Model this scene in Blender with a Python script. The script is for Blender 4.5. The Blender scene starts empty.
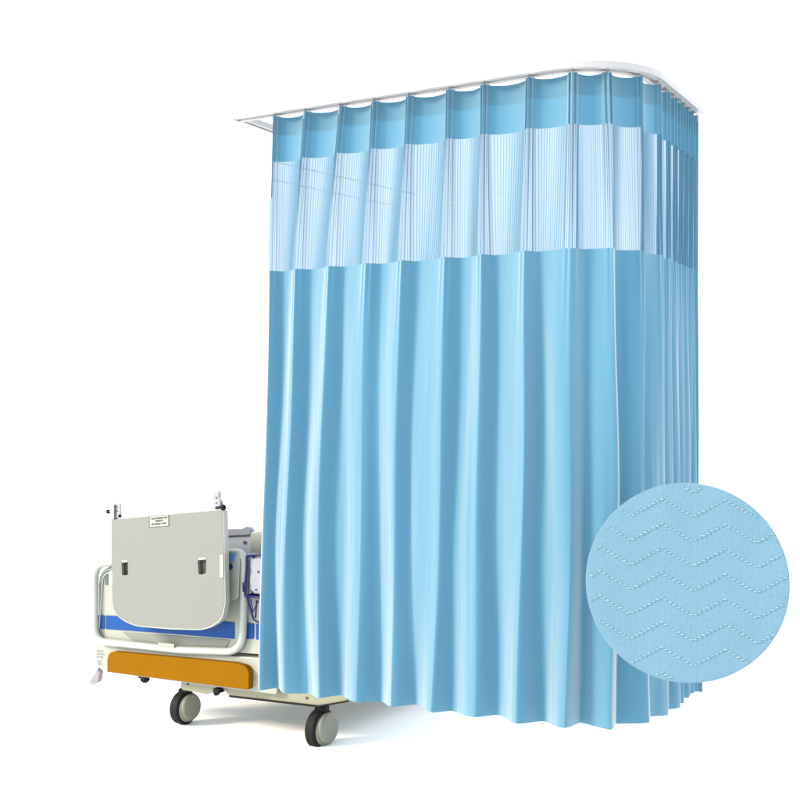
import bpy, bmesh, math, random
from mathutils import Vector, Matrix, noise
random.seed(7)
PI = math.pi
scene = bpy.context.scene
COL = scene.collection

# ------------------------------------------------------------------ camera maths
F = 1227.0; HOR = 432.0; EYE = 1.35          # focal length in 800-px pixels, horizon row, eye height
def ray(px, py): return Vector(((px-400)/F, 1.0, (HOR-py)/F))
def proj(p): return (400+F*p[0]/p[1], HOR-F*(p[2]-EYE)/p[1])

S = Vector((0.873, -0.4877, 0)); V = Vector((0.4877, 0.873, 0))     # along the front (to the right), to the back
ROTZ = math.atan2(S.y, S.x)

# ------------------------------------------------------------------ helpers
def tag(o, label=None, cat=None, group=None, kind=None):
    if label: o['label'] = label
    if cat: o['category'] = cat
    if group: o['group'] = group
    if kind: o['kind'] = kind
    return o
def empty(name, loc=(0,0,0), rz=0):
    o = bpy.data.objects.new(name, None); COL.objects.link(o)
    o.location = loc; o.rotation_euler = (0,0,rz); o.empty_display_size = .05
    return o
def obj(name, bm, mat, parent=None, smooth=False, autos=None):
    bmesh.ops.recalc_face_normals(bm, faces=bm.faces[:])
    me = bpy.data.meshes.new(name); bm.to_mesh(me); bm.free()
    me.materials.append(mat)
    if smooth:
        for p in me.polygons: p.use_smooth = True
        if autos is not None: me.set_sharp_from_angle(angle=math.radians(autos))
    o = bpy.data.objects.new(name, me); COL.objects.link(o)
    if parent: o.parent = parent
    if autos is not None:
        wn = o.modifiers.new('weighted_normals','WEIGHTED_NORMAL'); wn.keep_sharp = True; wn.weight = 100
    return o
def box(bm, c, d, bev=0, rot=None, seg=2):
    m = Matrix.Translation(c)
    if rot is not None: m = m @ rot
    r = bmesh.ops.create_cube(bm, size=1, matrix=m @ Matrix.Diagonal((d[0],d[1],d[2],1)))
    if bev:
        es = list({e for v in r['verts'] for e in v.link_edges})
        bmesh.ops.bevel(bm, geom=es, offset=bev, segments=seg, profile=.5, affect='EDGES')
def cyl(bm, a, b, r1, r2=None, n=24, bev=0):
    a = Vector(a); b = Vector(b); d = b-a
    m = Matrix.Translation((a+b)/2) @ d.to_track_quat('Z','Y').to_matrix().to_4x4()
    r = bmesh.ops.create_cone(bm, cap_ends=True, segments=n, radius1=r1, radius2=r1 if r2 is None else r2, depth=d.length, matrix=m)
    if bev:
        es = [e for e in {e for v in r['verts'] for e in v.link_edges} if any(len(f.verts)>4 for f in e.link_faces)]
        bmesh.ops.bevel(bm, geom=es, offset=bev, segments=3, profile=.5, affect='EDGES')
def ball(bm, c, r, sc=(1,1,1)):
    bmesh.ops.create_uvsphere(bm, u_segments=20, v_segments=12, radius=r, matrix=Matrix.Translation(c) @ Matrix.Diagonal((*sc,1)))
def tube(bm, pts, r, closed=False, n=12, flat=1.0):
    pts = [Vector(p) for p in pts]; N = len(pts); rings = []
    up = Vector((0,0,1)); prev = None
    for i, p in enumerate(pts):
        if closed: t = (pts[(i+1)%N]-pts[i-1]).normalized()
        else: t = (pts[min(i+1,N-1)]-pts[max(i-1,0)]).normalized()
        if prev is None:
            a = t.cross(up)
            if a.length < .05: a = t.cross(Vector((0,1,0)))
            a.normalize()
        else:
            a = prev - t*prev.dot(t); a.normalize()
        prev = a; b = t.cross(a)
        rings.append([bm.verts.new(p + a*math.cos(2*PI*k/n)*r + b*math.sin(2*PI*k/n)*r*flat) for k in range(n)])
    M = N if closed else N-1
    for i in range(M):
        A = rings[i]; B = rings[(i+1)%N]
        for k in range(n): bm.faces.new((A[k],A[(k+1)%n],B[(k+1)%n],B[k]))
    if not closed:
        bm.faces.new(rings[0][::-1]); bm.faces.new(rings[-1])
def round_poly(pts, seg=6):
    """pts: (x, z, radius) corners; returns a rounded outline"""
    out = []; N = len(pts)
    for i in range(N):
        p = Vector(pts[i][:2]); r = pts[i][2] if len(pts[i])>2 else 0
        a = Vector(pts[i-1][:2])-p; b = Vector(pts[(i+1)%N][:2])-p
        if r <= 0: out.append(p); continue
        r = min(r, a.length*.49, b.length*.49)
        A = p+a.normalized()*r; B = p+b.normalized()*r
        for k in range(seg+1):
            t = k/seg; out.append(A*(1-t)**2 + p*2*t*(1-t) + B*t*t)
    return out
def prism(bm, pts, y0, y1, bev=0, holes=()):
    """outline in local x,z, extruded from y0 (front) to y1"""
    tb = bmesh.new(); loops = [pts]+list(holes)
    es = []
    for lp in loops:
        vs = [tb.verts.new((p[0], y0, p[1])) for p in lp]
        es += [tb.edges.new((vs[i], vs[(i+1)%len(vs)])) for i in range(len(vs))]
    if holes: bmesh.ops.triangle_fill(tb, use_beauty=True, edges=es)
    else: tb.faces.new(tb.verts[:])
    fs = tb.faces[:]
    r = bmesh.ops.extrude_face_region(tb, geom=fs)
    for v in [g for g in r['geom'] if isinstance(g, bmesh.types.BMVert)]: v.co.y = y1
    bmesh.ops.recalc_face_normals(tb, faces=tb.faces[:])
    if bev:
        rim = [e for e in tb.edges if len(e.link_faces)==2 and e.calc_face_angle(0) > 1.2]
        bmesh.ops.bevel(tb, geom=rim, offset=bev, segments=3, profile=.5, affect='EDGES', clamp_overlap=True)
    me = bpy.data.meshes.new('tmp'); tb.to_mesh(me); tb.free(); bm.from_mesh(me); bpy.data.meshes.remove(me)

# ------------------------------------------------------------------ materials
def mat(name, col, rough=.5, var=.03, scale=6, bump=0, bscale=300, metal=0, coat=0, spec=.5):
    m = bpy.data.materials.new(name); m.use_nodes = True
    nt = m.node_tree; N = nt.nodes; L = nt.links; b = N['Principled BSDF']
    tc = N.new('ShaderNodeTexCoord'); nz = N.new('ShaderNodeTexNoise'); nz.inputs['Scale'].default_value = scale
    nz.inputs['Detail'].default_value = 5
    L.new(tc.outputs['Object'], nz.inputs['Vector'])
    r = N.new('ShaderNodeMapRange'); r.inputs['To Min'].default_value = 1-var*2; r.inputs['To Max'].default_value = 1+var*2
    L.new(nz.outputs['Fac'], r.inputs['Value'])
    mx = N.new('ShaderNodeVectorMath'); mx.operation='SCALE'; mx.inputs[0].default_value = [c*AL for c in col] if name != 'white_studio_floor' else col
    L.new(r.outputs['Result'], mx.inputs['Scale']); L.new(mx.outputs['Vector'], b.inputs['Base Color'])
    b.inputs['Roughness'].default_value = rough; b.inputs['Metallic'].default_value = metal
    b.inputs['Coat Weight'].default_value = coat; b.inputs['Specular IOR Level'].default_value = spec
    if bump:
        n2 = N.new('ShaderNodeTexNoise'); n2.inputs['Scale'].default_value = bscale; L.new(tc.outputs['Object'], n2.inputs['Vector'])
        bp = N.new('ShaderNodeBump'); bp.inputs['Strength'].default_value = bump; bp.inputs['Distance'].default_value = .001
        L.new(n2.outputs['Fac'], bp.inputs['Height']); L.new(bp.outputs['Normal'], b.inputs['Normal'])
    return m
def math_node(nt, op, a, b=None, c=None):
    n = nt.nodes.new('ShaderNodeMath'); n.operation = op
    for i, v in enumerate((a,b,c)):
        if v is None: continue
        if isinstance(v, (int,float)): n.inputs[i].default_value = v
        else: nt.links.new(v, n.inputs[i])
    return n.outputs[0]
def cloth_mat(name, col, transl, sheen, sheencol=(1,1,1,1), mesh=None, tcol=None):
    m = bpy.data.materials.new(name); m.use_nodes = True
    nt = m.node_tree; N = nt.nodes; L = nt.links; b = N['Principled BSDF']; out = N['Material Output']
    b.inputs['Base Color'].default_value = (*col,1); b.inputs['Roughness'].default_value = .65
    b.inputs['Specular IOR Level'].default_value = .15
    b.inputs['Sheen Weight'].default_value = sheen; b.inputs['Sheen Roughness'].default_value = .55
    b.inputs['Sheen Tint'].default_value = sheencol
    uv = N.new('ShaderNodeUVMap'); uv.uv_map = 'cloth'
    sep = N.new('ShaderNodeSeparateXYZ'); L.new(uv.outputs['UV'], sep.inputs[0]); u, v = sep.outputs[0], sep.outputs[1]
    # woven chevron relief, period 20 cm across and 8 cm down, plus slubby threads
    tri = math_node(nt,'PINGPONG', u, .10)
    ph = math_node(nt,'ADD', v, math_node(nt,'MULTIPLY', tri, .55))
    rr = math_node(nt,'PINGPONG', ph, .04)
    ridge = math_node(nt,'SMOOTH_MIN', math_node(nt,'MULTIPLY', rr, 30), .12, .1)
    nz = N.new('ShaderNodeTexNoise'); nz.inputs['Scale'].default_value = 1; nz.inputs['Detail'].default_value = 3
    cb = N.new('ShaderNodeCombineXYZ'); L.new(math_node(nt,'MULTIPLY', u, 260), cb.inputs[0]); L.new(math_node(nt,'MULTIPLY', v, 40), cb.inputs[1])
    L.new(cb.outputs[0], nz.inputs['Vector'])
    h = math_node(nt,'ADD', ridge, math_node(nt,'MULTIPLY', nz.outputs['Fac'], .25))
    bp = N.new('ShaderNodeBump'); bp.inputs['Strength'].default_value = .25; bp.inputs['Distance'].default_value = .002
    L.new(h, bp.inputs['Height']); L.new(bp.outputs['Normal'], b.inputs['Normal'])
    t = N.new('ShaderNodeBsdfTranslucent'); t.inputs['Color'].default_value = (*(tcol or col),1)
    mx = N.new('ShaderNodeMixShader'); mx.inputs[0].default_value = transl
    L.new(b.outputs[0], mx.inputs[1]); L.new(t.outputs[0], mx.inputs[2]); last = mx.outputs[0]
    if mesh is not None:
        # open weave: vertical threads in groups, thin cross threads; covers more when seen edge-on, as any net does
        w1 = math_node(nt,'PINGPONG', u, .0055)
        thr = math_node(nt,'LESS_THAN', w1, .0016)
        n3 = N.new('ShaderNodeTexNoise'); n3.inputs['Scale'].default_value = 1
        c3 = N.new('ShaderNodeCombineXYZ'); L.new(math_node(nt,'MULTIPLY', u, 14), c3.inputs[0]); L.new(c3.outputs[0], n3.inputs['Vector'])
        lw = N.new('ShaderNodeLayerWeight'); lw.inputs['Blend'].default_value = .5
        fac = math_node(nt,'ADD', math_node(nt,'MULTIPLY', thr, .16), mesh)
        fac = math_node(nt,'ADD', fac, math_node(nt,'MULTIPLY', math_node(nt,'SUBTRACT', n3.outputs['Fac'], .5), .2))
        fac = math_node(nt,'ADD', fac, math_node(nt,'MULTIPLY', math_node(nt,'POWER', lw.outputs['Facing'], 1.6), 1.0))
        fac = math_node(nt,'MINIMUM', fac, 1.0)
        tr = N.new('ShaderNodeBsdfTransparent')
        m2 = N.new('ShaderNodeMixShader'); L.new(fac, m2.inputs[0]); L.new(tr.outputs[0], m2.inputs[1]); L.new(last, m2.inputs[2]); last = m2.outputs[0]
    L.new(last, out.inputs['Surface'])
    return m

EXPOSURE = 1.2
AL = .61      # paint and cloth colours are set for a picture exposed a little over
M = {}
M['plastic']  = mat('warm_white_plastic', (.43,.455,.385), .38, .02, 5, .05)
M['tube']     = mat('white_painted_tube', (.52,.55,.50), .3, .02, 8)
M['panel']    = mat('grey_laminate', (.238,.248,.225), .45, .02, 4, .08, 500)
M['panel_edge']= mat('pale_edge_band', (.46,.47,.42), .4)
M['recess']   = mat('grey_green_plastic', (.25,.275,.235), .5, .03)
M['blue']     = mat('blue_stripe', (.002,.080,.34), .5, .04, spec=.2)
M['ltblue']   = mat('light_blue_sticker', (.12,.28,.62), .4)
M['navy']     = mat('navy_plastic', (.012,.03,.14), .35)
M['wire']     = mat('dark_blue_coated_wire', (.010,.011,.12), .45, spec=.3)
M['orange']   = mat('ochre_bumper_plastic', (.29,.125,.0003), .6, .06, 7, .1, spec=.04)
M['cream']    = mat('cream_painted_steel', (.34,.345,.235), .4, .04, 9)
M['black']    = mat('black_rubber', (.008,.008,.009), .7, .1, 40, .2, spec=.2)
M['dark']     = mat('dark_slot_plastic', (.03,.03,.022), .6)
M['hub']      = mat('grey_castor_cover', (.25,.255,.20), .4, .04)
M['metal']    = mat('brushed_steel', (.45,.45,.46), .32, .05, 20, metal=.8)
M['grey']     = mat('cool_grey_plastic', (.35,.38,.46), .4, .03)
M['grey2']    = mat('dark_cool_grey_plastic', (.25,.27,.33), .45, .03)
M['label']    = mat('printed_label_paper', (.42,.43,.38), .6, .03, 30)
M['ink']      = mat('black_ink', (.05,.05,.04), .6)
M['rail']     = mat('white_aluminium_track', (.50,.485,.49), .4, .02)
M['mattress'] = mat('blue_vinyl_mattress', (.1,.2,.42), .5)
M['farrail']  = mat('bright_white_track', (1.35,1.35,1.35), .6, 0)
M['floor']    = mat('white_studio_floor', (.9,.9,.9), .7, .003)
CB = (.044,.168,.256)
M['cloth']    = cloth_mat('pale_blue_woven_cloth', CB, .12, .82, (1,.9,.78,1), tcol=(.025,.16,.30))
M['header']   = cloth_mat('pale_blue_header_cloth', (.058,.186,.275), .25, .6, (1,.9,.78,1), tcol=(.045,.19,.32))
M['net']      = cloth_mat('pale_blue_open_net', (.036,.130,.210), .25, .5, (1,.9,.8,1), mesh=.70, tcol=(.025,.15,.27))
M['thread']   = mat('glossy_blue_thread', (.22,.38,.47), .45)

# ------------------------------------------------------------------ setting
bm = bmesh.new(); bmesh.ops.create_grid(bm, x_segments=2, y_segments=2, size=300)
tag(obj('floor', bm, M['floor']), kind='structure')

# ------------------------------------------------------------------ track path
CORNER = Vector((.800, 4.285, 0)); LEN = 1.69; R = .30
def path(s):
    """s = 0 at the left end of the front; returns point, outward normal"""
    a = LEN - R
    if s <= a: return CORNER - S*(LEN-s), -V
    arc = R*PI/2
    if s <= a+arc:
        th = (s-a)/R; c = CORNER - S*R + V*R
        n = (-V)*math.cos(th) + S*math.sin(th)
        return c + n*R, n
    return CORNER + V*(R + s-a-arc), S.copy()
def solve(px, z, d=0.0, s0=0, s1=3.4):
    best = None
    for i in range(3401):
        s = s0+(s1-s0)*i/3400; p, n = path(s); q = p+n*d
        e = abs(proj((q.x,q.y,z))[0]-px)
        if best is None or e < best[0]-1e-6: best = (e, s)
    return best[1]
RAILZ = 2.660
TOP = 2.637; HDR = TOP-.185; MSH = TOP-.63; HEM = .295

track = empty('curtain_track', CORNER - S*LEN)
tag(track, 'white curved ceiling curtain track carrying the blue curtain around its corner', 'curtain track')
def wl(p, root): return Vector(p) - root.location
def rail_profile(bm, pts, w=.034, h=.018, root=track):
    """flat bar following points, outward offset computed in plan"""
    rings = []
    for i, p in enumerate(pts):
        t = (pts[min(i+1,len(pts)-1)]-pts[max(i-1,0)]); t.z = 0; t.normalize(); n = Vector((t.y,-t.x,0))
        prof = [(-w,-h),(-w*.35,-h),(-w*.3,-h*.4),(w*.3,-h*.4),(w*.35,-h),(w,-h),(w,h*.8),(w*.9,h),(-w*.9,h),(-w,h*.8)]
        rings.append([bm.verts.new(p - root.location + n*a + Vector((0,0,b))) for a,b in prof])
    k = len(rings[0])
    for i in range(len(rings)-1):
        for j in range(k): bm.faces.new((rings[i][j],rings[i][(j+1)%k],rings[i+1][(j+1)%k],rings[i+1][j]))
    bm.faces.new(rings[0]); bm.faces.new(rings[-1][::-1])
send = solve(702.5, 2.3, .02)
def P(s, z, d=0): p, n = path(s); q = p+n*d; return Vector((q.x,q.y,z))
bm = bmesh.new(); rail_profile(bm, [P((send-.02)*i/300, RAILZ) for i in range(301)], .034, .013)
obj('front_rail', bm, M['rail'], track)
bm = bmesh.new(); l0 = P(0, RAILZ)
rail_profile(bm, [l0 + S*.01 + V*(.02+.1*i) for i in range(6)], .022, .012)
obj('side_rail', bm, M['rail'], track)
bm = bmesh.new(); box(bm, wl(l0 - S*.012, track), (.02,.05,.03), .003, Matrix.Rotation(ROTZ,4,'Z'))
obj('end_cap', bm, M['rail'], track)

# second track further back, seen faintly through the net
def G(px, py, z): t = (z-EYE)/((HOR-py)/F); return Vector(((px-400)/F*t, t, z))
b2 = empty('ceiling_track', G(400,207,RAILZ))
tag(b2, 'thin white double ceiling rail seen faintly through the net, behind the blue curtain', 'ceiling rail')
for a, b, nm in ((G(271,179.5,RAILZ), G(400,207,RAILZ),'side_rail'), (G(402,207,RAILZ), G(652,188,RAILZ),'back_rail'), (G(271,161,RAILZ), G(415,194,RAILZ),'side_rail')):
    bm = bmesh.new(); d = (b-a); m = (a+b)/2-b2.location
    box(bm, m, (d.length,.008,.007), .001, Matrix.Rotation(math.atan2(d.y,d.x),4,'Z'))
    obj(nm, bm, M['farrail'], b2)

# ------------------------------------------------------------------ curtain
topx = [272,302,337,371,406,447,482,527,572,610,644,664,673,680,686,691,696,700.5]
midx = [265,288,321,360,396,440,478,522,569,615,648,667,676,683,689,694,698,701.5]
botx = [260,284,319,356,391,433,474,520,567,612,650,669,679,686,692,696,699,702]
A_FOLD = .034
ts = [solve(x, 2.5, .03) for x in topx]; ms = [solve(x, 1.4, A_FOLD) for x in midx]; bs = [solve(x, .4, A_FOLD) for x in botx]
for L_ in (ts, ms, bs):
    for i in range(1, len(L_)):
        if L_[i] < L_[i-1]+.05: L_[i] = L_[i-1]+.05
nC = len(ts); K = 64
amp = [A_FOLD*random.uniform(.8,1.12)*(.86 if i<6 else 1 if i<10 else .8) for i in range(nC+1)]
q_ = [random.uniform(.24,.34) for i in range(nC+1)]
wob = [(random.uniform(0,6.28), random.uniform(.004,.010), random.uniform(1.2,2.2)) for i in range(nC+1)]
def ss(x): x = max(0,min(1,x)); return x*x*(3-2*x)
def crest_s(i, z):
    z0, z1, z2 = 2.5, 1.4, .4
    a, b, c = ts[i], ms[i], bs[i]
    v = a*(z-z1)*(z-z2)/((z0-z1)*(z0-z2)) + b*(z-z0)*(z-z2)/((z1-z0)*(z1-z2)) + c*(z-z0)*(z-z1)/((z2-z0)*(z2-z1))
    low = ss((2.3-z)/1.2)
    return v + low*wob[i][1]*math.sin(z*wob[i][2]*2+wob[i][0])
def sect(j, z):
    """cloth position for column j (period + cloth fraction) at height z -> s, d"""
    i = j//K; c = (j%K)/K
    if i >= nC-1: i = nC-1; c = 0
    if i == nC-1: s_a = crest_s(i,z); s_b = s_a+.1
    else: s_a, s_b = crest_s(i,z), crest_s(i+1,z)
    w = 1 - ss((TOP-.12-z)/.95)**.8                 # 1 pinched, 0 loose
    # pinched shape
    f = .20; hw = min(.021, .2*(s_b-s_a)); pr = .030 if i < 10 else .022
    def fin(t): return pr*(.55*(.5+.5*math.cos(PI*t)) + .45*(.5+.5*math.cos(3*PI*t)))
    if c < f: so = s_a + hw*c/f; do = fin(c/f)
    elif c > 1-f: so = s_b - hw*(1-c)/f; do = fin((1-c)/f)
    else:
        t = (c-f)/(1-2*f); so = s_a+hw+(s_b-s_a-2*hw)*t; do = -.017*math.sin(PI*t)**.8*(s_b-s_a)/.15
    # loose shape
    q = q_[i] + .05*math.sin(z*1.7+i*2.1) + .10*ss((1.1-z)/.8); A0 = amp[i]; A1 = amp[min(i+1,nC)]
    if c < q: g = c/q; Aa = A0
    else: g = (1-c)/(1-q); Aa = A1
    sm = g*g*(3-2*g); sm = .38*g+.62*sm
    sp = s_b-s_a; sc = min(1.0, sp/.13)
    dl = (Aa*(1-sm) - (A0+A1)/2*.8*sm)*sc
    dl += sc*.006*math.sin(PI*c)*math.sin(2.3*z+i*1.3)
    sl = s_a + sp*c
    fl = 1 + .42*ss((1.0-z)/.8)
    nv = noise.noise(Vector((j/K*2.6, z*1.1, 3.1)))*.010 + noise.noise(Vector((j/K*9, z*3.2, 7.7)))*.0012
    dl = dl*fl + nv*sc
    return so*w+sl*(1-w), do*w+dl*(1-w)
cur = empty('curtain', CORNER - S*LEN)
tag(cur, 'tall pleated light blue hospital curtain with pale net top, hanging around the track corner', 'curtain')
cols = list(range(-6, (nC-1)*K+5))
widths = {}
def cloth(name, z0, z1, rows, material, off=0.0, sag=True, hem=False):
    me = bpy.data.meshes.new(name); verts = []; faces = []; uvs = []
    for r in range(rows+1):
        t = r/rows; z = z0+(z1-z0)*t
        for j in cols:
            if j < 0:     # selvedge left of the first crest
                s, d = sect(0, z); s -= .005*(-j)*(1 if z<2.3 else .6); d -= .006*(-j)
            elif j > (nC-1)*K:
                s, d = sect((nC-1)*K, z); e = j-(nC-1)*K; s += .004*e; d -= .006*e
            else: s, d = sect(j, z)
            c = (j%K)/K if j>=0 else 0
            drop = 0
            tw = ss((z-HDR)/(TOP-HDR))
            drop = .006*math.sin(PI*c)*tw
            zz = z-drop
            if z < .6: zz += .006*math.sin(j*.05)*(1-z/.6)
            p = P(s, zz, d-off); verts.append(p - cur.location); uvs.append((j/K*.22, z))
    n = len(cols)
    for r in range(rows):
        for k in range(n-1): faces.append((r*n+k, r*n+k+1, (r+1)*n+k+1, (r+1)*n+k))
    me.from_pydata(verts, [], faces); me.materials.append(material)
    uvl = me.uv_layers.new(name='cloth')
    for l in me.loops: uvl.data[l.index].uv = uvs[l.vertex_index]
    me.polygons.foreach_set('use_smooth', [True]*len(faces))
    o = bpy.data.objects.new(name, me); COL.objects.link(o); o.parent = cur
    return o
cloth('header_band', TOP, HDR, 14, M['header'])
cloth('heading_tape', TOP-.003, TOP-.075, 6, M['header'], off=.0035)
cloth('net_panel', HDR, MSH, 26, M['net'])
cloth('cloth_panel', MSH, HEM, 70, M['cloth'])
hook0 = None
for i in range(nC):
    p = P(ts[i], TOP, .016) - cur.location
    bm = bmesh.new()
    tube(bm, [p+Vector((0,0,-.03)), p+Vector((0,0,.004)), p+Vector((0,0,.012)) - (path(ts[i])[1])*.012], .0022, n=6)
    box(bm, p+Vector((0,0,.012))-path(ts[i])[1]*.014, (.010,.010,.016), .002)
    obj('hook', bm, M['rail'], cur)

# ------------------------------------------------------------------ fabric sample disc
SD = 3.93; c0 = ray(686,582)*SD; c0.z += EYE
nrm = Vector((c0.x, c0.y, c0.z-EYE)).normalized()      # away from the lens side
zz = Vector((0,0,1)); xx = nrm.cross(zz).normalized()
sw = empty('fabric_sample', c0)
sw.rotation_euler = Matrix((xx, nrm, xx.cross(nrm))).transposed().to_euler()
tag(sw, 'round light blue fabric sample with zigzag stitching, in front of the curtain corner', 'fabric sample')
RS = 101/F*SD*.985
bm = bmesh.new()
cyl(bm, (0,0,0), (0,.012,0), RS, n=160, bev=.003)
def swatch_mat():
    m = bpy.data.materials.new('zigzag_woven_cloth'); m.use_nodes = True
    nt = m.node_tree; N = nt.nodes; L = nt.links; b = N['Principled BSDF']
    tc = N.new('ShaderNodeTexCoord'); sep = N.new('ShaderNodeSeparateXYZ'); L.new(tc.outputs['Object'], sep.inputs[0])
    x, z = sep.outputs[0], sep.outputs[2]
    nz = N.new('ShaderNodeTexNoise'); nz.inputs['Scale'].default_value = 7; nz.inputs['Detail'].default_value = 6
    L.new(tc.outputs['Object'], nz.inputs['Vector'])
    cr = N.new('ShaderNodeMapRange'); cr.inputs['To Min'].default_value = .92; cr.inputs['To Max'].default_value = 1.08
    L.new(nz.outputs['Fac'], cr.inputs['Value'])
    vm = N.new('ShaderNodeVectorMath'); vm.operation='SCALE'; vm.inputs[0].default_value = (.078,.172,.238)
    # fine woven threads
    wx = math_node(nt,'SINE', math_node(nt,'MULTIPLY', x, 900)); wz = math_node(nt,'SINE', math_node(nt,'MULTIPLY', z, 1100))
    weave = math_node(nt,'ADD', math_node(nt,'MULTIPLY', wx, .7), math_node(nt,'MULTIPLY', wz, .3))
    n2 = N.new('ShaderNodeTexNoise'); n2.inputs['Scale'].default_value = 90; n2.inputs['Detail'].default_value = 4
    L.new(tc.outputs['Object'], n2.inputs['Vector'])
    f = math_node(nt,'MULTIPLY', cr.outputs['Result'], math_node(nt,'ADD', 1.0, math_node(nt,'MULTIPLY', weave, .06)))
    f = math_node(nt,'MULTIPLY', f, math_node(nt,'ADD', .87, math_node(nt,'MULTIPLY', n2.outputs['Fac'], .26)))
    L.new(f, vm.inputs['Scale']); L.new(vm.outputs[0], b.inputs['Base Color'])
    b.inputs['Roughness'].default_value = .8; b.inputs['Sheen Weight'].default_value = .3
    bp = N.new('ShaderNodeBump'); bp.inputs['Strength'].default_value = .5; bp.inputs['Distance'].default_value = .0012
    L.new(math_node(nt,'ADD', math_node(nt,'MULTIPLY', weave, .4), math_node(nt,'MULTIPLY', n2.outputs['Fac'], 1.6)), bp.inputs['Height'])
    L.new(bp.outputs['Normal'], b.inputs['Normal'])
    return m
M['swatch'] = swatch_mat()
disc = obj('backing', bm, M['swatch'], sw, smooth=True, autos=40)
# quilted face: each row is a fold that laps over the one below, its lower edge a stepped zigzag
u = SD/F                       # one 800-px pixel in metres at the disc
per, rowh, am = 61.3*u, 24.6*u, 17.5*u
STEP = 4.1*u
x0 = -54*u                     # a valley
def zig(x):
    xq = (math.floor((x-x0)/STEP)+.5)*STEP
    t = (xq/per) % 1.0
    return am*(abs(2*t-1)-.5)*-1.0    # valley at t=0
bm = bmesh.new(); NX = 150; NZ = 190
# height-field skin
grid = {}
def hgt(x, z):
    t = ((x-x0)/per) % 1.0
    base = am*(.5-abs(2*t-1))
    f = ((z - base)/rowh) % 1.0
    return .0016*(1-f)**1.5 if f > .06 else .0016*(f/.06)
rings = 110; seg = 260
prev = None
for r in range(rings+1):
    rad = (RS-.0025)*r/rings
    ringv = []
    for k in range(seg):
        a = 2*PI*k/seg; x = rad*math.cos(a); z = rad*math.sin(a)
        e = min(1, (1-r/rings)*20)
        ringv.append(bm.verts.new((x, -.0008-hgt(x,z)*e, z)))
        if r == 0: break
    if r == 1:
        for k in range(seg): bm.faces.new((prev[0], ringv[k], ringv[(k+1)%seg]))
    elif r > 1:
        for k in range(seg): bm.faces.new((prev[k], ringv[k], ringv[(k+1)%seg], prev[(k+1)%seg]))
    prev = ringv
nface = len(bm.faces)
nrows = int(RS*2/rowh)+3
for r in range(-nrows//2-1, nrows//2+2):
    x = -RS
    k = math.floor((-RS-x0)/STEP)
    while x < RS:
        x = x0+(k+.5)*STEP; k += 1
        t = ((x-x0)/per) % 1.0
        z = r*rowh + am*(.5-abs(2*t-1)) + random.uniform(-.15,.15)*u
        if x*x+z*z > (RS*.975)**2: continue
        slope = -1 if t > .5 else 1
        sc = random.uniform(.8,1.15)
        rot = Matrix.Rotation(random.uniform(-.1,.1)+slope*.05,4,'Y')
        bmesh.ops.create_icosphere(bm, subdivisions=1, radius=1, matrix=Matrix.Translation((x,-.0021,z)) @ rot @ Matrix.Diagonal((STEP*.72*sc,.0016,.95*u*sc,1)))
bm.faces.ensure_lookup_table()
for f_ in bm.faces[nface:]: f_.material_index = 1
o = obj('cloth_face', bm, M['swatch'], sw, smooth=True); o.data.materials.append(M['thread'])

# ------------------------------------------------------------------ hospital bed
Q = Vector((-.33, 5.22, 0))
bed = empty('hospital_bed', Q, ROTZ)
tag(bed, 'white wheeled hospital bed with ochre bumper and blue stripe, partly behind the curtain', 'hospital bed')
def L2(px, py, t=0):
    """image point -> (x, z) of the bed frame on the upright plane t metres behind its end"""
    o = Q+V*t; r = ray(px,py)
    lam = o.dot(V)/r.dot(V); p = r*lam
    return ((p-o).dot(S), p.z+EYE)
def LP(pts, t=0):
    out = []
    for p in pts:
        a = L2(p[0],p[1],t); out.append((a[0],a[1],(p[2] if len(p)>2 else 0)/220))
    return round_poly(out)
def L3(px,py,t=0): a = L2(px,py,t); return Vector((a[0],t,a[1]))
def bedpart(name, pts, t0, t1, m, bev=.003, parent=bed, holes=()):
    bm = bmesh.new(); prism(bm, LP(pts,t0), t0, t1, bev, [LP(h,t0) for h in holes])
    return obj(name, bm, M[m], parent, smooth=True, autos=35)
# end board
bedpart('end_board', [(99,572,12),(118,562,8),(226,556,5),(250,553,14),(276,556,12),(278,655,2),(99,645,8)], 0, .028, 'plastic', .006,
        holes=[[(105,572,3),(113,570,3),(113,584,3),(105,586,3)]])
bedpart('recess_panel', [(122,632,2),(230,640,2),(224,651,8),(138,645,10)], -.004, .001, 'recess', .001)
# painted tube round the board
def smoothpts(pts, t, closed=True):
    q = [(*L2(p[0],p[1],t), (p[2] if len(p)>2 else 0)/220) for p in pts]
    return [Vector((a[0],t,a[1])) for a in round_poly(q, 8)]
bm = bmesh.new()
tube(bm, smoothpts([(95,564,16),(225,553,3),(245,552,14),(242.5,652,20),(180,650,3),(95,641,16)], -.018), .0175, closed=True, n=16)
obj('frame_tube', bm, M['tube'], bed, smooth=True)
bm = bmesh.new()
tube(bm, smoothpts([(101,571,12),(140,562,0),(140,566,0),(103,574,8),(99,630,3)], -.004)[:-1], .004, n=8)
obj('grip', bm, M['tube'], bed, smooth=True)
# stripe
bedpart('stripe', [(98,615),(104,615.5),(104,629),(98,628.5)], -.005, .001, 'blue', .001)
bedpart('stripe', [(105.5,615.5,1),(160,618,0),(234,622.5,0),(234,639,0),(160,633,0),(105.5,629,1)], -.005, .001, 'blue', .001)
bedpart('stripe', [(246,623),(253.5,623.5,2),(253.5,639,2),(246,639)], -.005, .001, 'blue', .001)
bedpart('stripe', [(256,624),(274,625),(274,641),(256,639.5)], -.005, .001, 'blue', .001)
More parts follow.
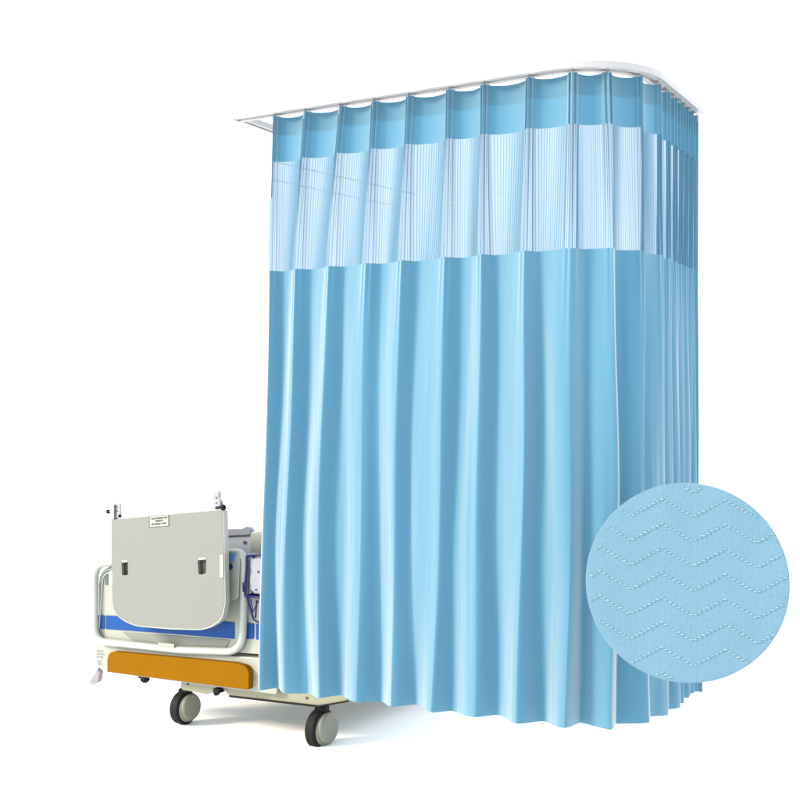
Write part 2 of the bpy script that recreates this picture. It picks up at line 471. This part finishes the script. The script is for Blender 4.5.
# apron and bumper
ap = bedpart('apron', [(94,644,2),(180,652,0),(277,659,0),(277,695,3),(246,691,1),(104,672,4),(95,664,6)], -.006, .05, 'plastic', .006)
bedpart('bumper', [(107,651,14),(234,663,0),(249,667,22),(248.5,690,2),(107,672,1)], -.040, -.005, 'orange', .012)
for (px,py) in ((253,671),(254,678)):
    bm = bmesh.new(); c = L3(px,py,-.006); cyl(bm, c, c+Vector((0,-.004,0)), .006, n=16); obj('screw', bm, M['recess'], bed, smooth=True, autos=40)
for k,(y0,x1) in enumerate(((650,103),(653,104),(656,102.5),(660.5,101),(663,101.5))):
    bedpart('printed_mark', [(96.5+ (k>2),y0),(x1,y0+.6),(x1,y0+2),(96.5+(k>2),y0+1.4)], -.0075, -.0055, 'recess', 0)
bedpart('rail_label', [(158,642.5),(174,644),(174,648),(158,646.5)], -.037, -.034, 'label', 0)
# side rail and control panel seen past the board
bedpart('side_rail', [(205,532,2),(242,529,0),(247,526.5,2),(251,531,4),(251,556,2),(205,558,0)], .16, .20, 'grey', .006)
bedpart('side_rail_cap', [(205,529.5,2),(242,528.5,0),(247,526,2),(251,529,2),(250,535,2),(205,537,2)], .147, .161, 'grey2', .003)
bedpart('screw', [(243,541,1),(245.5,541,1),(245.5,544,1),(243,544,1)], .154, .161, 'ink', 0)
bedpart('side_rail_end', [(250,533,3),(256,531,3),(262,536,3),(262,556,0),(250,556,0)], .10, .15, 'plastic', .005)
bedpart('control_sticker', [(214,553.5),(235.5,553.5),(233,561.5),(214,562)], -.042, -.036, 'ltblue', 0)
bedpart('board_cap', [(214,551,1),(240,551,3),(238,600,6),(214,600,1)], -.036, -.002, 'plastic', .004)
bedpart('button', [(214,564,1),(232,564,2.5),(232,569.5,2.5),(214,569.5,1)], -.042, -.036, 'navy', .001)
# chassis
bedpart('chassis_beam', [(180,676,0),(181,690,3),(206,694.5,2),(224,690,2),(229,696.5,3),(318,706.5,4),(349,702,10),(349,688,2)], .03, .12, 'cream', .006)
bedpart('beam_lip', [(229,695.5,0),(318,705.5,0),(348,700.5,3),(348,702,3),(318,707.4,2),(229,697.2,0)], .024, .031, 'black', 0)
for (px,py) in ((188,684),(307,698)):
    bm = bmesh.new(); c = L3(px,py,.03); cyl(bm, c, c+Vector((0,-.003,0)), .006, n=14); obj('bolt', bm, M['ink'], bed)
bm = bmesh.new(); c = L3(219,690,.02)
box(bm, c, (.035,.05,.022), .006); box(bm, c+Vector((-.012,0,-.014)), (.02,.03,.022), .006, Matrix.Rotation(.6,4,'Y')); obj('bracket', bm, M['black'], bed, smooth=True, autos=40)
bm = bmesh.new(); c = L3(145,679,.25); ball(bm, c, .024, (1,1,.8)); cyl(bm, c, c+Vector((0,0,.12)), .010); box(bm, c+Vector((-.02,0,.012)), (.03,.03,.02),.006)
obj('pedal', bm, M['black'], bed, smooth=True, autos=40)
bm = bmesh.new(); c = L2(94,677,.30)
pl = LP([(97,669,1),(99.5,672,1),(98,682,2),(92,685,2),(88.5,683,1),(93,676,1)], .30)
prism(bm, pl, .30, .33, .003)
cyl(bm, L3(97,672,.315), L3(106,655,.315), .006, n=10); cyl(bm, L3(106,655,.315), L3(120,648,.315), .008, n=10)
obj('foot_pedal', bm, mat('pale_pink_grey_plastic', (.33,.29,.30), .5, .06, 60), bed, smooth=True, autos=40)
# body of the bed behind its end
bm = bmesh.new(); xl = L2(100,600)[0]+.05; xr = .06
box(bm, ((xl+xr)/2, 1.03, .36), (xr-xl-.12, 1.9, .06), .01)
for y in (.25,1.0,1.75): box(bm, ((xl+xr)/2+.05, y, .27), (.6,.06,.12), .008)
obj('deck', bm, M['cream'], bed, smooth=True, autos=40)
bm = bmesh.new(); box(bm, ((xl+xr)/2, 1.03, .455), (xr-xl-.14, 1.84, .12), .03, seg=4); obj('mattress', bm, M['mattress'], bed, smooth=True, autos=50)
bm = bmesh.new(); prism(bm, round_poly([(xl,.35,.02),(xl,.86,.12),(xr,.86,.12),(xr,.35,.02)]), 2.0, 2.03, .006); obj('head_board', bm, M['plastic'], bed, smooth=True, autos=40)
bm = bmesh.new(); x1 = L2(260,600)[0]
for y in (.25,.9,1.75): box(bm, ((L2(200,690,.08)[0]+.06+0)/2, y, .225), (.62,.05,.06), .006)
box(bm, (L2(190,690,.08)[0], 1.0, .245), (.05,1.8,.07), .008); box(bm, (L2(325,690,.08)[0], 1.0, .245), (.05,1.8,.07), .008)
obj('under_frame', bm, M['cream'], bed, smooth=True, autos=40)
# castors: tyre tread to the left, cover to the right
def castor(name, px, pyb, pyt, t):
    a = L2(px, pyb, t); b = L2(px, pyt, t); r = (b[1]-a[1])/2; r = abs(r)
    c = Vector((a[0], t, r+.001)) if False else Vector((a[0], t, (a[1]+b[1])/2))
    e = empty(name, c); e.parent = bed
    ax = Vector((.998,-.06,0)).normalized()       # local axle direction, towards the cover
    w = .034
    bm = bmesh.new(); cyl(bm, -ax*w, ax*w*.5, r, n=48, bev=.010); obj('tyre', bm, M['black'], e, smooth=True, autos=50)
    bm = bmesh.new(); cyl(bm, ax*w*.45, ax*w*.8, r*.84, r*.80, n=40, bev=.004); cyl(bm, ax*w*.8, ax*w*1.0, r*.3, r*.25, n=32, bev=.003)
    obj('rim', bm, M['hub'], e, smooth=True, autos=50)
    bm = bmesh.new()
    # rounded cover over the outside of the wheel, a little higher than the tyre
    up = Vector((0,0,r*.14)); back = Vector((0,.10*r,0))
    cyl(bm, ax*w*.75+up*.5+back*.5, ax*w*1.25+up*.5+back*.5, r*.84, r*.75, n=48, bev=.007)
    obj('castor_cover', bm, M['hub'], e, smooth=True, autos=50)
    bm = bmesh.new(); cyl(bm, (0,0,r*.9), (0,0,r*1.35), .022, n=24); box(bm, (0,0,r*1.05), (.05,.05,.02), .006)
    obj('stem', bm, M['black'], e, smooth=True, autos=40)
    return e
castor('castor', 185.5, 724, 691, .075)
castor('castor', 322, 748.5, 709, .075)
for kx, t in ((L2(190,700,.1)[0],1.75),(L2(325,700,.1)[0],1.75)):
    e = empty('castor', (kx,t,.085)); e.parent = bed; ax = Vector((1,0,0))
    bm = bmesh.new(); cyl(bm, -ax*.026, ax*.013, .084, n=40, bev=.01); obj('tyre', bm, M['black'], e, smooth=True, autos=50)
    bm = bmesh.new(); cyl(bm, ax*.012, ax*.03, .065, n=32, bev=.003); cyl(bm, (0,0,.08),(0,0,.15),.02); obj('rim', bm, M['hub'], e, smooth=True, autos=50)

# board clamped over the bed end
tb = empty('overbed_board', Q - V*.09, ROTZ)
tb.location.z = L2(170,627,-.09)[1]
tag(tb, 'pale grey rectangular board with rounded lower corners, clamped upright against the bed end', 'board')
zo = tb.location.z
def tbl(pts, t0):
    return [Vector((p[0],p[1]-zo)) for p in LP(pts, t0)]
TY = -.09
def tpart(name, pts, t0, t1, m, bev=.002, parent=tb, holes=()):
    bm = bmesh.new(); prism(bm, tbl(pts,t0), t0-TY, t1-TY, bev, [tbl(h,t0) for h in holes]); return obj(name, bm, M[m], parent, smooth=True, autos=35)
slots = [[(121.3,561,.5),(127.8,560.5,.5),(128.2,575,2),(122,575.5,2)], [(197.6,558.5,.5),(206,558,.5),(206,573.5,2.5),(198.5,575,2.5)]]
tpart('board_panel', [(111,519.5,2),(222.5,509.5,2),(224,560,0),(224.3,602,0),(221,619,12),(205,629,14),(170,628,0),(132,625,14),(113,613,14),(112,590,0)], -.115, -.088, 'panel', .0035, holes=slots)
tpart('board_rim', [(111.5,590,0),(113,614,14),(132,626.2,14),(170,629.4,0),(206,630.4,14),(222.5,620,12),(225.6,602,0),(223.9,510.5,0),(222.8,511,0),(224.2,602,0),(220.5,617,12),(205,627,14),(170,626,0),(132,622,12),(114,611,12),(112.5,590,0)], -.1135, -.084, 'panel_edge', .001)
for sl in slots: tpart('slot', [(p[0]+(-.6 if i in (0,3) else .6), p[1]+(-.6 if i<2 else .6), p[2]) for i,p in enumerate(sl)], -.098, -.090, 'dark', 0)
for sl in slots: tpart('slot_catch', [(sl[0][0]+.3,sl[0][1]-.6),(sl[1][0]-.3,sl[1][1]-.6),(sl[1][0]-.3,sl[1][1]+1.6),(sl[0][0]+.3,sl[0][1]+1.8)], -.117, -.104, 'panel_edge', .0008)
lab = tpart('label', [(149,516.3,1),(168.8,514.2,1),(169,526,1),(149.2,528,1)], -.1165, -.1148, 'ink', 0)
tpart('label_face', [(149.6,516.9,.8),(168.2,514.9,.8),(168.4,525.5,.8),(149.8,527.4,.8)], -.1173, -.1160, 'label', 0, parent=lab)
bm = bmesh.new()
for row,(xa,xb,yy) in enumerate(((151.2,167,518.6),(155.6,163,521.3),(151.5,166.8,524.2))):
    x = xa
    while x < xb:
        w = random.uniform(.7,1.5); x2 = min(x+w, xb)
        y = yy-(x-151)*.105+.3
        prism(bm, tbl([(x,y-.75),(x2,y-.8),(x2,y+.75),(x,y+.8)], -.118), -.118-TY, -.117-TY, 0)
        x = x2+random.choice((.25,.3,.7))
obj('lettering', bm, M['ink'], lab)
sl = tpart('side_label', [(219.3,554.5,.4),(223.6,554,.4),(223.6,578,.4),(219.3,578.5,.4)], -.1165, -.1148, 'recess', 0)
tpart('label_face', [(219.8,555,.3),(223.1,554.5,.3),(223.1,577.5,.3),(219.8,578,.3)], -.1173, -.1160, 'panel_edge', 0, parent=sl)
def tp3(px,py,t): a = L2(px,py,t); return Vector((a[0], t-TY, a[1]-zo))
# clamps
c = empty('clamp'); c.parent = tb; bm = bmesh.new()
prism(bm, tbl([(113,503.5,2),(119.8,502.5,3),(120.5,518,0),(113,519,0)], -.11), -.11-TY, -.098-TY, .002); prism(bm, tbl([(112.2,505,1),(114,504.5,1),(114,519,0),(112.2,519.5,0)], -.12), -.12-TY, -.085-TY, .001)
obj('bracket', bm, M['metal'], c, smooth=True, autos=35)
bm = bmesh.new(); ball(bm, tp3(108.3,511.7,-.105), .0105); obj('knob', bm, M['black'], c, smooth=True)
bm = bmesh.new(); cyl(bm, tp3(108.3,511.7,-.105), tp3(115,511.3,-.105), .0035, n=12); obj('spindle', bm, M['metal'], c, smooth=True, autos=40)
bm = bmesh.new(); ball(bm, tp3(119.7,516,-.122), .0075); obj('knob', bm, M['black'], c, smooth=True)
bm = bmesh.new()
for q in ((117,507),(117.2,511)): cc = tp3(q[0],q[1],-.11); cyl(bm, cc, cc+Vector((0,-.003,0)), .003, n=12)
obj('rivet', bm, M['ink'], c)
c = empty('clamp'); c.parent = tb; bm = bmesh.new()
prism(bm, tbl([(213,493.5,2),(219.5,492.5,3),(220,509,0),(213.3,509.5,0)], -.11), -.11-TY, -.098-TY, .002); prism(bm, tbl([(213.6,492,2),(218.6,491,2),(218.6,497,1),(213.6,497.6,1)], -.115), -.115-TY, -.092-TY, .002)
obj('bracket', bm, M['metal'], c, smooth=True, autos=35)
bm = bmesh.new(); ball(bm, tp3(223.2,507.4,-.125), .0135); cyl(bm, tp3(223.2,507.4,-.125), tp3(216.5,508,-.11), .007, n=12); obj('knob', bm, M['black'], c, smooth=True)
bm = bmesh.new(); cc = tp3(216.5,500,-.11)
for q in ((216.5,498),(216.5,503)): cc = tp3(q[0],q[1],-.11); cyl(bm, cc, cc+Vector((0,-.003,0)), .003, n=12)
obj('rivet', bm, M['ink'], c)
bm = bmesh.new(); prism(bm, tbl([(219.5,498,1),(222,502,1),(222,507,0),(219.5,507,0)], -.10), -.10-TY, -.09-TY, .001); obj('tab', bm, M['grey'], c)

# wire basket hanging on the bed end
T0 = -.055
wb = empty('wire_basket', Q + V*T0, ROTZ); wb.location.z = L2(255,600,T0)[1]
tag(wb, 'dark blue wire basket hanging on the bed end beside the curtain edge', 'basket')
def w3(px,py,dt=0): a = L2(px,py,T0); return Vector((a[0], dt, a[1]-wb.location.z))
bm = bmesh.new(); r = .0052
def wr(pts, r=r): tube(bm, pts, r, n=8)
for dt, rr in ((0,r),(.05,.004)):
    wr([w3(246.8,601-45,dt), w3(272,553,dt)], rr); wr([w3(246.8,556.5,dt), w3(245,596,dt)], rr); wr([w3(245,596,dt), w3(272,599,dt)], rr); wr([w3(272,553,dt), w3(272,599,dt)], rr)
for px,py in ((246.8,556.5),(245,596),(272,553),(272,599)): wr([w3(px,py,0), w3(px,py,.05)])
wr([w3(245,582), w3(243.2,583), w3(243.5,592)], .004)
wr([w3(245.3,594), w3(248,601), w3(253.5,619.5), w3(258,622), w3(270,620)]); wr([w3(250.5,599), w3(253,612), w3(258,601)], .004)
wr([w3(256.5,600), w3(255.5,618)], .004)
obj('basket_wire', bm, M['wire'], wb, smooth=True)
dv = empty('folded_bag', Q + V*(T0+.012), ROTZ); dv.location.z = wb.location.z
tag(dv, 'pale grey folded plastic bag inside the dark blue wire basket', 'bag')
bm = bmesh.new(); d = [w3(*p) for p in ((248.5,559),(270,556),(270,596),(247.5,593))]
prism(bm, [(p.x,p.z) for p in d], 0, .03, .004)
bmesh.ops.subdivide_edges(bm, edges=[e for e in bm.edges if e.calc_length()>.03], cuts=5, use_grid_fill=True)
for v_ in bm.verts: v_.co.y += .003*math.sin(v_.co.z*90)*math.cos(v_.co.x*120)
obj('bag_sheet', bm, M['grey'], dv, smooth=True, autos=50)
for q in ((249.2,591),(251,592.5),(254.8,590),(257,572)):
    bm = bmesh.new(); a = w3(*q); box(bm, a+Vector((0,-.004,0)), (.007,.008,.007), .002); obj('clip', bm, M['ink'], dv)

# ------------------------------------------------------------------ light
w = bpy.data.worlds.new('World'); scene.world = w; w.use_nodes = True
bg = w.node_tree.nodes['Background']; bg.inputs['Color'].default_value = (.92,1,1.07,1); bg.inputs['Strength'].default_value = .97
def sun(name, d, e, ang):
    l = bpy.data.lights.new(name,'SUN'); l.energy = e; l.color = (1,.83,.66); l.angle = math.radians(ang); o = bpy.data.objects.new(name, l); COL.objects.link(o)
    o.rotation_euler = (-Vector(d)).to_track_quat('-Z','Y').to_euler(); return o
sun('key_light', (-.93,-.27,.5), 2.6, 14)

# ------------------------------------------------------------------ camera
cam = bpy.data.cameras.new('camera'); co = bpy.data.objects.new('camera', cam); COL.objects.link(co)
co.location = (0,0,EYE); co.rotation_euler = (PI/2,0,0)
cam.sensor_width = 36; cam.lens = 36*F/800; cam.shift_y = (HOR-400)/800; cam.clip_end = 2000; cam.clip_start = .05
scene.camera = co
scene.view_settings.view_transform = 'Standard'; scene.view_settings.look = 'None'
scene.view_settings.exposure = EXPOSURE; scene.view_settings.gamma = 1
scene.render.engine = 'CYCLES'
scene.cycles.transparent_max_bounces = 24; scene.cycles.max_bounces = 10; scene.cycles.diffuse_bounces = 5
